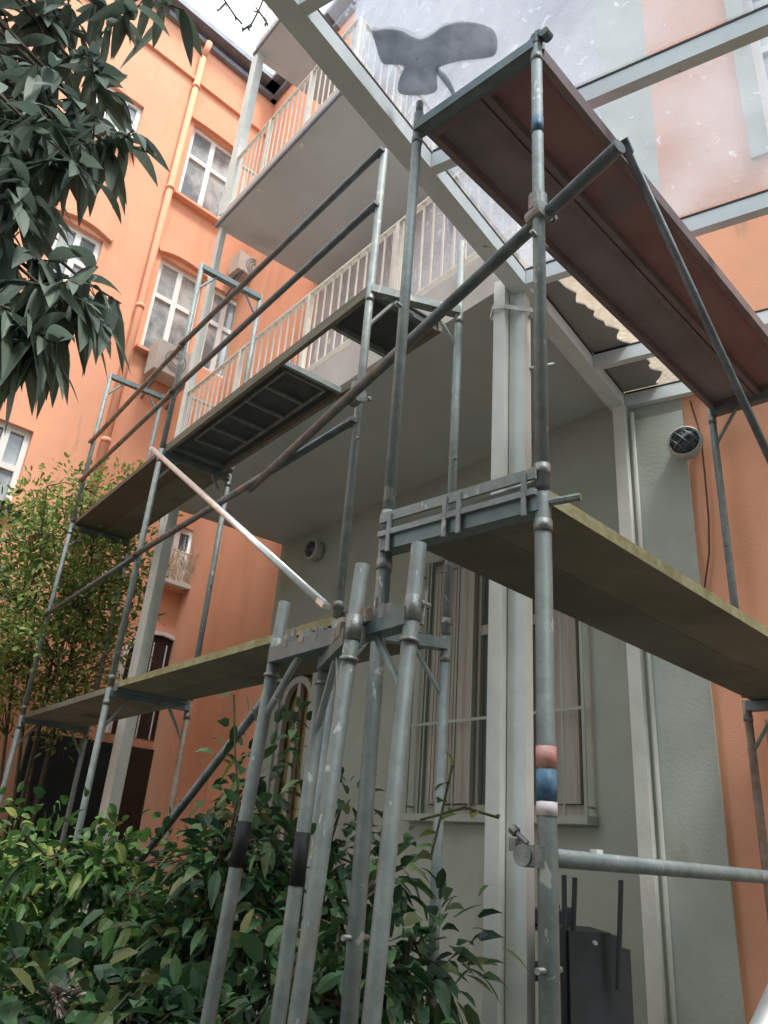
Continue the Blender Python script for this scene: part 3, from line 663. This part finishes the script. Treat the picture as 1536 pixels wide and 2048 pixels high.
# the spare frames leaning together in the foreground
def pole_line(x1, y1, Y1, x2, y2, Y2, ztop=None):
    a = D(x1, y1, Y1); b = D(x2, y2, Y2); d = (b - a).normalized(); t = -(a.z - .02) / d.z; return a, a + d * t
def spare(l1, l2, zt, label, tapes=(), m=TUBE2, r=.0218, extra=None):
    (a0, a1), (b0, b1) = l1, l2
    t = thing('scaffold_section', a1, label, 'scaffold frame', 'scaffold frames')
    tr = []; x_ = (b0 - a0); x_.z = 0; x_.normalize(); x_ = x_ * .6 + Vector((.8, 0, 0)) 
    x_.normalize()
    for (p, q_) in (l1, l2):
        mb_ = MB(); mb_.tube(p, q_, r, 14); leg = mb_.build('leg', m, t, smooth=True)
        d = (q_ - p).normalized(); k = (zt - p.z) / d.z; c = p + d * k; tr.append(c)
        mb_ = MB(); mb_.tube(c - d * .03, c + d * .04, r * 1.1, 14); sub(mb_, 'collar', CLAMP, leg, smooth=True); mb_ = MB(); mb_.tube(c + d * .09, c + d * .10, r * 1.25, 14); sub(mb_, 'collar', CLAMP, leg, smooth=True)
        mb_ = MB(); mb_.tube(c - d * .02 + x_ * r, c - d * .02 + x_ * (r + .045), .010, 8); mb_.tube(c + d * .04 + x_ * (r + .02), c - d * .07 + x_ * (r + .028), .007, 6); sub(mb_, 'wedge', CLAMP, leg)
    mb_ = MB(); d = (tr[1] - tr[0]).normalized(); x = d.cross(up).normalized()
    mb_.bar(tr[0] - up * .05, tr[1] - up * .05, .048, .012)
    for s in (-1, 1): mb_.bar(tr[0] - up * .03 + x * s * .025, tr[1] - up * .03 + x * s * .025, .006, .05)
    mb_.build('transom', GREENSTEEL, t)
    for k in (.14, .22, .32, .42, .60, .72, .86):
        c = tr[0].lerp(tr[1], k); mb_ = MB(); mb_.bar(c + up * .0 - x * .03, c + up * .0 + x * .03, .022 + .012 * math.sin(k * 91), .04); mb_.tube(c + up * .015, c + up * (.045 + .025 * math.sin(k * 40)), .009, 8); mb_.build('wedge_lock', CLAMP, t)
    for a, b, l in ((tr[0], tr[1], l1), (tr[1], tr[0], l2)):
        dd = (b - a).normalized(); ld = (l[1] - l[0]).normalized(); mb_ = MB(); mb_.tube(a + ld * .24, a + dd * .16 - up * .05, .012, 8); mb_.build('corner_strut', TUBE, t)
    for (l, x0, y0, y1) in tapes:
        p, q_ = l; d = (q_ - p).normalized()
        za, zb = D(x0, y0, p.y).z, D(x0, y1, p.y).z
        mb_ = MB(); mb_.tube(p + d * ((za - p.z) / d.z), p + d * ((zb - p.z) / d.z), r * 1.07, 14); mb_.build('tape_wrap', BLACKT, t, smooth=True)
    return t
c1 = pole_line(838, 1088, 2.0, 742, 2048, 2.0); c5 = pole_line(570, 1205, 2.59, 415, 2048, 2.59)
c2 = pole_line(725, 1130, 2.1, 600, 2000, 2.1); c4 = pole_line(660, 1265, 2.45, 555, 2048, 2.45)
spare(c1, c5, 2.23, 'widest foreground spare frame, its bright right leg rising highest of the bundle', [(c5, 480, 1642, 1735)])
spare(c2, c4, 2.19, 'narrower foreground spare frame leaning inside the bundle, black tape on one leg', [(c4, 598, 1664, 1772)])

# planks
def plank_pair(A_, B_, inn, z, wtot, n_, mats, names, thick=.045, gap=.004, off=.03, label='', lab=None, edge=None, name='scaffold_plank', grp='scaffold planks', ext=.06, cat='plank'):
    d = (B_ - A_).normalized(); x = inn - d * inn.dot(d); x.normalize(); w_ = wtot / n_; A2, B2 = A_ - d * ext, B_ + d * ext
    for i in range(n_):
        s0 = off + i * w_; s1 = off + (i + 1) * w_ - gap
        m = MB(); m.slab([A2 + x * s0, B2 + x * s0, B2 + x * s1, A2 + x * s1], z, z + thick, 0, 1, 0)
        ob = m.build(name, [mats[i], edge or mats[i]]); tag(ob, names[i], cat, grp)
        for P_, s in ((A2, 1), (B2, -1)):
            q = MB(); c = P_ + d * (s * .03); q.slab([c + x * (s0 - .001) - d * .034, c + x * (s0 - .001) + d * .022, c + x * (s1 + .001) + d * .022, c + x * (s1 + .001) - d * .034], z - .003, z + thick + .003)
            sub(q, 'end_plate', GREENSTEEL, ob)
nR = (A1 - S1).normalized()
plank_pair(S1, R2o, nR, ZD1, .56, 2, [WOOD, WOODG], ['mossy edged wooden plank, outer of the two beside the stickered pole', 'wooden plank, inner of the two beside the stickered pole'], edge=MOSS, off=.02, ext=.0)
plank_pair(B1, L2, (I1 - B1), ZD1, .56, 2, [WOOD, WOODG], ['near left lower plank on the outer side with a pale mossy edge', 'near left lower plank on the inner side towards the terrace'], edge=MOSS, off=.02)
plank_pair(L2, L3, (L2i - L2), ZD1 - .02, .58, 2, [WOOD, WOOD], ['far left lower plank on the outer side above the bushes', 'far left lower plank on the inner side above the dark opening'], edge=WOOD, off=.02, ext=.1)
plank_pair(L2, L3, (L2i - L2), ZD2, .60, 2, [PLYB, WOOD], ['far left upper board, brown and nearest the olive shrub', 'far left upper board, greyer and nearest the terrace ceiling'], edge=PLYB, off=.02, ext=.12)

# framed decks
def framed_deck(A_, B_, inn, z, s0, s1, label, ply, panels=((0, 1),), ladder=False, name='deck_panel', framem=GREENSTEEL, edge=None):
    d = (B_ - A_).normalized(); x = inn - d * inn.dot(d); x.normalize(); L_ = (B_ - A_).length
    t = thing(name, W3(A_, z), label, 'scaffold deck', 'framed scaffold decks')
    for s in (s0 + .015, s1 - .015):
        m = MB(); m.bar(W3(A_ + x * s, z + .01), W3(B_ + x * s, z + .01), .03, .075); m.build('side_rail', edge or framem, t)
    for k in (0, 1): m = MB(); p = A_.lerp(B_, .012 + k * .976); m.bar(W3(p + x * (s0 + .03), z), W3(p + x * (s1 - .03), z), .045, .05); m.build('end_rail', framem, t)
    for a, b in panels:
        pa, pb = A_.lerp(B_, a + .001), A_.lerp(B_, b - .001)
        m = MB(); m.slab([pa + x * (s0 + .031), pb + x * (s0 + .031), pb + x * (s1 - .031), pa + x * (s1 - .031)], z + .022, z + .034); m.build('board', ply, t)
    if len(panels) > 1:
        m = MB()
        for k in (panels[0][1], panels[1][0]): p = A_.lerp(B_, k); m.bar(W3(p + x * (s0 + .03), z), W3(p + x * (s1 - .03), z), .03, .04)
        m.build('hatch_rail', TUBE, t)
    if ladder:
        m = MB(); a, b = ladder; n_ = 5; ks = [a + (b - a) * i / n_ for i in range(n_ + 1)]
        for s in (s0 + .09, s1 - .12): m.bar(W3(A_.lerp(B_, a) + x * s, z - .01), W3(A_.lerp(B_, b) + x * s, z - .01), .012, .02)
        for k in ks:
            p = A_.lerp(B_, k); m.bar(W3(p + x * (s0 + .097), z - .01), W3(p + x * (s1 - .127), z - .01), .014, .02)
        m.build('folded_ladder', TUBE, t)
    return t
framed_deck(S1, R2o, nR, ZD2, .01, .30, 'outer high deck on the right with red brown board', PLYR, framem=DECKF)
framed_deck(S1, R2o, nR, ZD2, .31, .60, 'inner high deck on the right with grey board', PLYG, framem=DECKF)
framed_deck(B1, L2, (I1 - B1), ZD2, .02, .56, 'high left hatch deck with open trapdoor and folded ladder beneath', DARKPLY, panels=((0, .16), (.36, 1)), ladder=(.38, .86), edge=WOOD, framem=TUBED)
# board bridging the near corner
m = MB(); d = (B1 - A1).normalized(); x = Vector((d.y, -d.x, 0)).normalized()
# guard rails, ledgers and braces
def rod(a, b, label, cat='scaffold tube', m=TUBE, r=TR * .95, name='guard_rail', grp='scaffold tubes and braces', ends=True, cps=()):
    t = thing(name, a, label, cat, grp); q = MB(); q.tube(a, b, r, 12); q.build('tube', m, t, smooth=True)
    d = (b - a).normalized()
    if ends:
        for p, s in ((a, 1), (b, -1)): q = MB(); q.bar(p - d * s * .02, p + d * s * .05, r * 2.2, r * 1.1); q.build('flattened_end', m, t)
    for c in cps:
        q = MB(); coupler(q, c, d, r * 1.25, .05); coupler(q, c + d.cross(up).normalized() * r * 2.1, up, r * 1.25, .05); q.build('coupler', CLAMP, t)
    return t
outL = Vector((LD.y, -LD.x, 0)); outL = outL if outL.y < 0 else -outL
oB, oL2, oL3 = B1 + outL * .03, L2 + outL * .03, L3 + outL * .03
rod(W3(oB, 5.66), W3(oL2, 5.66), 'upper guard rail in front of the middle balcony ceiling', m=TUBED)
rod(W3(oB, 5.20), W3(oL2, 5.15), 'lower guard rail in front of the balcony railing', m=TUBED)
rod(W3(oL2, 5.64), W3(oL3, 5.58), 'upper guard rail ending in the olive shrub', m=RUSTY)
rod(W3(oL2, 5.13), W3(oL3, 5.10), 'lower guard rail ending in the olive shrub', m=RUSTY)
rod(W3(oB, 3.68), W3(oL2, 3.64), 'dark guard rail below the hatch deck', m=TUBED)
rod(W3(oL2, 3.62), W3(oL3, 3.59), 'thin guard rail crossing the olive shrub', m=TUBED, r=.02)
rod(W3(oL2 + outL * .05, 4.57), W3(oB + outL * .05, 2.66), 'shiny diagonal brace crossing before the terrace', 'scaffold brace', TUBEB, r=.021, name='diagonal_brace')
rod(W3(B1 + outL * .06 - LD * -.35, 2.34), W3(oL2, .7), 'dark diagonal brace dropping into the bushes', 'scaffold brace', TUBED, name='diagonal_brace')
gL = (Vector((-.85, 4.38, 0)) - S1); gL.normalize()
e1 = H(1240, 292, 3.69); sL = S1 + Vector((.05, .01, 0))
e2 = H(500, 978, 3.66)
tt = thing('long_ledger', e1, 'long dark tube clamped to the stickered pole and running far left under the decks', 'scaffold tube', 'scaffold tubes and braces')
q = MB(); q.tube(e1, e2, .025, 12); q.build('tube', TUBED, tt, smooth=True)
for px in ((1076, 418), (712, 785)):
    c = H(px[0], px[1] + 12, 3.68); q = MB(); coupler(q, c, (e2 - e1).normalized(), .036); coupler(q, c + Vector((0, .0, .05)), up, .036); q.build('coupler', CLAMP, tt)
oS, oR = S1 - nR * .035, R2o - nR * .035
rod(W3(oS + RS * .62, 4.56), W3(oR, 2.72), 'long diagonal brace under the reddish deck', 'scaffold brace', TUBED, r=.020, name='diagonal_brace')
rod(W3(A1 + nR * .03 + RS * .1, 1.64), W3(S1 + RS * 0, 1.64), 'x', m=TUBE) if False else None
ga = H(1052, 1728, 1.625); gb_ = S1 + RS * 3.0
t = rod(W3(S1 - nR * -.03 - RS * .02, 1.635), W3(R2o + nR * .03, 1.655), 'horizontal tube at head height clamped behind the stickered pole', m=TUBE, ends=False, cps=[W3(S1 + nR * .055, 1.635)])
q = MB(); q.bar(W3(S1 + nR * .03, 1.635) + RS * .26 + up * .026, W3(S1 + nR * .03, 1.635) + RS * .29 + up * .026, .02, .012); q.build('paint_blob', PVC, t)
a = D(1530, 2060, 1.45); b = D(1590, 1920, 1.6)
rod(a - (b - a).normalized() * .6, b + (b - a).normalized() * .5, 'short bright tube end at the lower right edge', m=TUBEB, ends=False)
rod(W3(R2i + WN * .02, .5) + Vector((.12, 0, 0)), W3(R2i, 2.5) + Vector((.12, 0, 0)), 'rust stained upright beside the far right frame', m=RUSTY, ends=False)

# ------------------------------------------------------------------ dark things on the terrace
t = thing('storage_cart', H(1190, 1900, 1.0), 'dark grey cart with two upright bars standing on the terrace', 'cart')
cY = 3.55
def pt(x, y, Y=cY): return D(x, y, Y)
a, b = pt(1138, 1862), pt(1234, 1872); dx = Vector((b.x - a.x, 0, 0)) 
q = MB(); w0 = (b.x - a.x); z1 = a.z
q.slab([(a.x, cY), (b.x, cY + .08), (b.x + .0, cY + .42), (a.x, cY + .34)], .38, z1); q.build('body', BLACKP, t)
q = MB(); q.slab([(b.x + .003, cY + .10), (b.x + .055, cY + .12), (b.x + .055, cY + .40), (b.x + .003, cY + .38)], .38, pt(1250, 1878).z); q.slab([(b.x + .058, cY + .13), (b.x + .10, cY + .15), (b.x + .10, cY + .38), (b.x + .058, cY + .38)], .38, pt(1250, 1905).z); q.build('side_shelf', BLACKP, t)
for x0, x1, y1 in ((1150, 1140, 1755), (1242, 1231, 1760), (1128, 1127, 1750)):
    q = MB(); p = pt(x0, y1, cY + .02); q.tube(p, Vector((pt(x1, 1866, cY + .04).x, cY + .04, z1 - .2 if x0 != 1128 else .5)), .011, 8); q.build('upright_bar', BLACKP, t)
q = MB(); p = pt(1190, 1886); q.tube(p + Vector((0, .01, 0)), p - Vector((0, .012, 0)), .008, 10); q.build('knob', CAGE, t)
q = MB()
for z_ in (.42,): q.tube((a.x + .06, cY + .03, z_ - .03), (a.x + .06, cY + .06, z_ - .03), .05, 14); q.tube((b.x - .06, cY + .09, z_ - .03), (b.x - .06, cY + .12, z_ - .03), .05, 14)
q.build('wheel', BLACKP, t)
t = thing('shelf_rack', H(1050, 1900, 1.0), 'dark slatted rack half hidden behind the white corner post', 'rack')
Y2 = 4.3
for y0, y1 in ((1812, 1838), (1846, 1852), (1925, 1935), (1942, 1950)):
    pa, pb = D(1012, y0, Y2), D(1128, y0 + 8, Y2); h_ = abs(D(1040, y0, Y2).z - D(1040, y1, Y2).z)
    q = MB(); q.bar(pa - up * h_ / 2, pb - up * h_ / 2, .32, max(.015, h_)); q.build('shelf', BLACKP, t)
for x_ in (1014, 1126):
    for dy in (-.13, .13):
        pa = D(x_, 1812, Y2) + Vector((0, dy, 0)); q = MB(); q.bar(pa, W3(pa, .35), .025, .025, up=Vector((1, 0, 0))); q.build('leg', BLACKP, t)

# ------------------------------------------------------------------ plants
# overhanging tree in the top left corner
tree = thing('leafy_tree', (-2.3, 1.1, 0), 'dark leafy tree hanging its drooping leaves into the upper left', 'tree')
rr = random.Random(3); br = MB(); lv = MB()
trunk0 = Vector((-2.3, 1.1, 0)); br.tube(trunk0, Vector((-2.2, 1.3, 2.6)), .09, 10, r2=.07); br.tube(Vector((-2.2, 1.3, 2.6)), Vector((-1.9, 1.5, 4.6)), .07, 10, r2=.04)
whorls = [(40, 95, 1.7), (120, 45, 1.75), (225, 35, 1.8), (325, 5, 1.9), (30, 215, 1.6), (110, 165, 1.7), (90, 240, 1.55), (20, 320, 1.5), (235, 285, 1.75),
          (130, 330, 1.6), (60, 390, 1.55), (165, 560, 1.65), (10, 480, 1.5), (80, 570, 1.5), (20, 620, 1.45), (105, 650, 1.6), (10, 30, 1.7), (-30, 560, 1.5), (-20, 280, 1.5), (0, 400, 1.5), (40, 300, 1.6), (20, 150, 1.6), (70, 30, 1.7), (60, 520, 1.6), (170, 225, 1.7), (70, 170, 1.6), (185, 300, 1.65), (150, 110, 1.75), (60, 250, 1.5), (225, 300, 1.75), (180, 160, 1.75), (140, 20, 1.75), (130, 600, 1.6), (50, 690, 1.55), (-20, 200, 1.55), (40, 660, 1.5)]
for x, y, Y in whorls:
    p = D(x, y, Y)
    anchor = Vector((-1.9 + rr.uniform(-.1, .1), 1.5, min(4.5, p.z + .5)))
    mid = p.lerp(anchor, .5) + Vector((0, 0, .12)); br.tube(anchor, mid, .012, 6, r2=.008, cap=False); br.tube(mid, p, .008, 6, r2=.004, cap=False)
    for k in range(4):
        a = rr.uniform(0, 6.28); tw = Vector((math.cos(a), math.sin(a), rr.uniform(-.5, .2))).normalized(); e_ = p + tw * rr.uniform(.05, .13)
        br.tube(p, e_, .004, 5, r2=.002, cap=False); n_ = rr.randint(4, 7)
        for i in range(n_):
            st = p.lerp(e_, (i + .5) / n_); d = (rv(rr) + tw * .5 - up * rr.uniform(.2, 1.1)).normalized(); L_ = rr.uniform(.07, .17)
            leaf(lv, st, d, up + rv(rr) * .5, L_, L_ * rr.uniform(.26, .40), fold=.15, droop=rr.uniform(.3, .8), seg=6)
# fill behind so the mass reads dense
for i in range(70):
    x = rr.uniform(-60, 190); y = rr.choice([rr.uniform(60, 400), rr.uniform(500, 670)])
    if rr.random() < .0: continue
    if x > 50 + 90 * abs(math.sin(y / 95.)) : continue
    p = D(x, y, rr.uniform(1.6, 2.0)); d = Vector((rr.uniform(-1, 1), rr.uniform(-1, 1), rr.uniform(-1.4, .1))).normalized(); L_ = rr.uniform(.09, .15)
    leaf(lv, p, d, up + rv(rr) * .6, L_, L_ * .32, droop=.5, seg=5)
br.build('trunk', BARK, tree, smooth=True); lv.build('crown', LEAFD, tree, smooth=False)

# small leaved olive shrub by the orange wall
def shrub(name, base, label, cat, seed, ctr, rx, ry, rz, nclump, nleaf, L0, L1, lm, ratio=.5, stems=5, spreadc=.22, group=None, gap=.15, droop=.3, upd=.3, stem_m=BARK, sr=.018, seg=3):
    t = thing(name, base, label, cat, group); rr = random.Random(seed); b_ = MB(); l_ = MB(); base = Vector(base); ctr = Vector(ctr)
    mains = []
    for k in range(stems):
        e_ = ctr + Vector((rr.uniform(-.7, .7) * rx, rr.uniform(-.7, .7) * ry, rz * rr.uniform(.1, .8))); s_ = base + Vector((rr.uniform(-.2, .2) * rx, rr.uniform(-.2, .2) * ry, 0)); m_ = s_.lerp(e_, .5) + rv(rr) * .1
        pts = [s_.lerp(m_, t / 4) for t in range(4)] + [m_.lerp(e_, t / 4) for t in range(5)]
        for q1, q2, w1 in zip(pts, pts[1:], range(8)): b_.tube(q1, q2, sr * (1.3 - w1 * .12), 7, r2=sr * (1.18 - w1 * .12), cap=False)
        mains += pts[2:]
    for i in range(nclump):
        while True:
            v = Vector((rr.uniform(-1, 1), rr.uniform(-1, 1), rr.uniform(-1, 1)))
            if .25 < v.length < 1: break
        k = rr.uniform(.8, 1.12)
        c = ctr + Vector((v.x * rx, v.y * ry, v.z * rz)) * k
        s = min((m for m in mains if m.z < c.z + .1), key=lambda m: (m - c).length, default=mains[0]); m_ = s.lerp(c, .5) + rv(rr) * .05
        b_.tube(s, m_, sr * .4, 5, r2=sr * .3, cap=False); b_.tube(m_, c, sr * .3, 5, r2=sr * .15, cap=False)
        dd = (c - m_).normalized(); cs = spreadc * rr.uniform(.6, 1.3)
        for j in range(nleaf):
            p = c + rv(rr) * (cs * rr.random() ** .5); p2 = p - (p - c) * .5
            d = ((p - c).normalized() + rv(rr) * .6 + up * upd + dd * .4).normalized(); L_ = rr.uniform(L0, L1)
            leaf(l_, p, d, up + rv(rr) * .7, L_, L_ * ratio * rr.uniform(.8, 1.15), droop=droop * rr.uniform(.3, 1.4), fold=.2, seg=seg)
    b_.build('stem', stem_m, t, smooth=True); l_.build('foliage', lm, t)
    return t
shrub('olive_shrub', (-3.1, 8.1, 0), 'airy olive green shrub with tiny leaves in front of the orange wall', 'shrub', 11, (-3.42, 8.1, 4.0), 1.05, .6, 1.7, 230, 46, .055, .095, LEAFO, .55, spreadc=.30, sr=.02, stems=6)
shrub('garden_bush', (-3.9, 6.6, 0), 'dense green bush at the far left edge beneath the dark leaves', 'bush', 12, (-3.9, 6.7, 3.3), .55, .5, 1.2, 50, 40, .06, .10, LEAFG2, .5, spreadc=.25)
shrub('garden_bush', (-2.7, 5.0, 0), 'bright leaved bush filling the lower left corner', 'bush', 13, (-2.4, 4.9, 1.0), .85, .6, .68, 110, 34, .06, .105, LEAFG, .5, spreadc=.22, droop=.5)
shrub('garden_bush', (-1.35, 4.6, 0), 'broad leaved bush left of the pole bundle', 'bush', 14, (-1.15, 4.45, 1.12), .85, .6, .68, 110, 28, .07, .13, LEAFG, .5, spreadc=.24, droop=.5)
shrub('garden_bush', (-.55, 3.9, 0), 'tall dark leaved bush behind the pole bundle', 'bush', 15, (-.42, 4.0, 1.2), .48, .4, .85, 80, 28, .08, .13, LEAFG2, .5, spreadc=.2, droop=.5)
shrub('garden_bush', (.25, 3.35, 0), 'dark sprawling bush at the foot of the white corner post', 'bush', 16, (.10, 3.3, .98), .30, .28, .70, 46, 26, .08, .13, LEAFG2, .5, spreadc=.18, droop=.5)
shrub('garden_bush', (-1.0, 3.0, 0), 'low shaded bush in front of the poles at the bottom', 'bush', 17, (-.8, 3.3, .72), .85, .35, .52, 90, 26, .10, .16, LEAFG2, .5, spreadc=.22, droop=.6)
# stray shoots
def shoot(pts, label, seed, L0=.07, L1=.11, lm=LEAFG, n_=9, cat='shoot'):
    rr = random.Random(seed); t = thing('leafy_shoot', W3(pts[0], 0), label, cat, 'leafy shoots'); b_ = MB(); l_ = MB()
    b_.poly(pts, .005, 6); b_.build('stem', STEMG, t)
    for i in range(n_):
        k = (i + 1) / n_ * (len(pts) - 1); j = min(int(k), len(pts) - 2); p = pts[j].lerp(pts[j + 1], k - j); d = (pts[j + 1] - pts[j]).normalized()
        leaf(l_, p, (d * .3 + rv(rr)).normalized(), up + rv(rr) * .4, rr.uniform(L0, L1), .045, droop=.4)
    l_.build('foliage', lm, t)
shoot([D(480, 1640, 3.7), D(470, 1500, 3.7), D(468, 1390, 3.7)], 'thin shoot with a light green tip left of the dark brace', 21, n_=7)
shoot([D(620, 1700, 3.3), D(600, 1560, 3.3), D(585, 1440, 3.3)], 'leafy shoot rising between the two left spare poles', 22, lm=LEAFG2, n_=12)
shoot([D(860, 1720, 3.0), D(880, 1640, 3.0), D(905, 1530, 3.0)], 'shoot with one upright leaf before the grille window', 23, n_=6)
shoot([D(840, 1640, 3.0), D(930, 1615, 3.0), D(998, 1636, 3.0)], 'bare twig reaching across the white corner post', 24, L0=.02, L1=.03, n_=3)
# dried pink flower head
t = thing('flower_plume', D(120, 2040, 3.2), 'faded pink feathery flower head at the bottom left', 'flower'); rr = random.Random(5); l_ = MB(); b_ = MB()
c = D(115, 1985, 3.2); b_.tube(W3(c, 0), c, .006, 6); b_.build('stem', STEMG, t)
for i in range(160):
    v = rv(rr); leaf(l_, c + Vector((v.x * .07, v.y * .05, v.z * .05)) * rr.random(), v + up * .6, up + rv(rr), rr.uniform(.02, .05), .012, seg=2)
l_.build('petals', FLOW, t)
# bare twigs against the sky
t = thing('bare_twig', D(500, -60, 2.2), 'thin bare twigs dipping into the sky at the top', 'twig')
q = MB()
for pts in (((430, -30), (452, 5), (470, 32), (484, 48)), ((530, -10), (517, 22), (503, 48), (486, 60)), ((517, 22), (532, 42)), ((452, 5), (440, 18))):
    q.poly([D(x, y, 2.2) for x, y in pts], .0045, 6)
q.poly([D(520, -5, 2.2), D(470, -300, 2.0), Vector((-1.9, 1.5, 4.6))], .006, 6)
q.poly([D(430, -30, 2.2), D(400, -260, 2.0), Vector((-1.9, 1.5, 4.6))], .006, 6)
q.build('stem', BARK, t)
q = MB(); rr = random.Random(9)
for x, y in ((455, 8), (470, 34), (486, 52), (502, 48), (516, 24), (533, 44), (440, 18), (495, 58)):
    for k in range(2): leaf(q, D(x, y, 2.2), (rv(rr) - up * .4).normalized(), up + rv(rr), rr.uniform(.02, .04), .012, seg=3)
q.build('leaves', LEAFD, t)

# dark doorway recess and brown door on the ground floor left
gd = thing('garage_door', CN + FD * 3.2, 'dark brown and near black gate at ground level behind the bushes', 'gate')
q = MB(); s0, z_ = FS(75, 1400); s1, _ = FS(240, 1400)
q.bar(PF(s1, 1.3, -.04), PF(s0, 1.3, -.04), 2.75, .06, up=FN); q.build('gate_leaf', INTER, gd)
q = MB(); s2, _ = FS(330, 1400); q.bar(PF(s2, 1.3, -.04), PF(s1 - .03, 1.3, -.04), 2.75, .06, up=FN); q.build('gate_leaf', BRICK, gd)

# unseen building added behind the viewer to keep sky light off the lower courtyard
ob_ = thing('added_light_blocker', (0, -5.5, 0), 'unseen plain beige building added behind the viewer to block light', 'building')
mb = MB(); OX = Vector((14, -5.5, 0)); hs = [(2 + i * 3.2, 3.2 + i * 3.2, 1.2 + j * 3.6, 3.2 + j * 3.6) for i in range(8) for j in range(4)]
wall_mesh(mb, OX, Vector((-1, 0, 0)), Vector((0, 1, 0)), 0, 28, 0, 15.5, hs); mb.build('wall', TERR, ob_)
for h in hs: window(ob_, OX, Vector((-1, 0, 0)), Vector((0, 1, 0)), h, curtain=False, sill=False)
mb = MB(); mb.slab([(14, -5.5), (-14, -5.5), (-14, -15), (14, -15)], 15.5, 15.9); mb.build('roof', ROOFM, ob_)
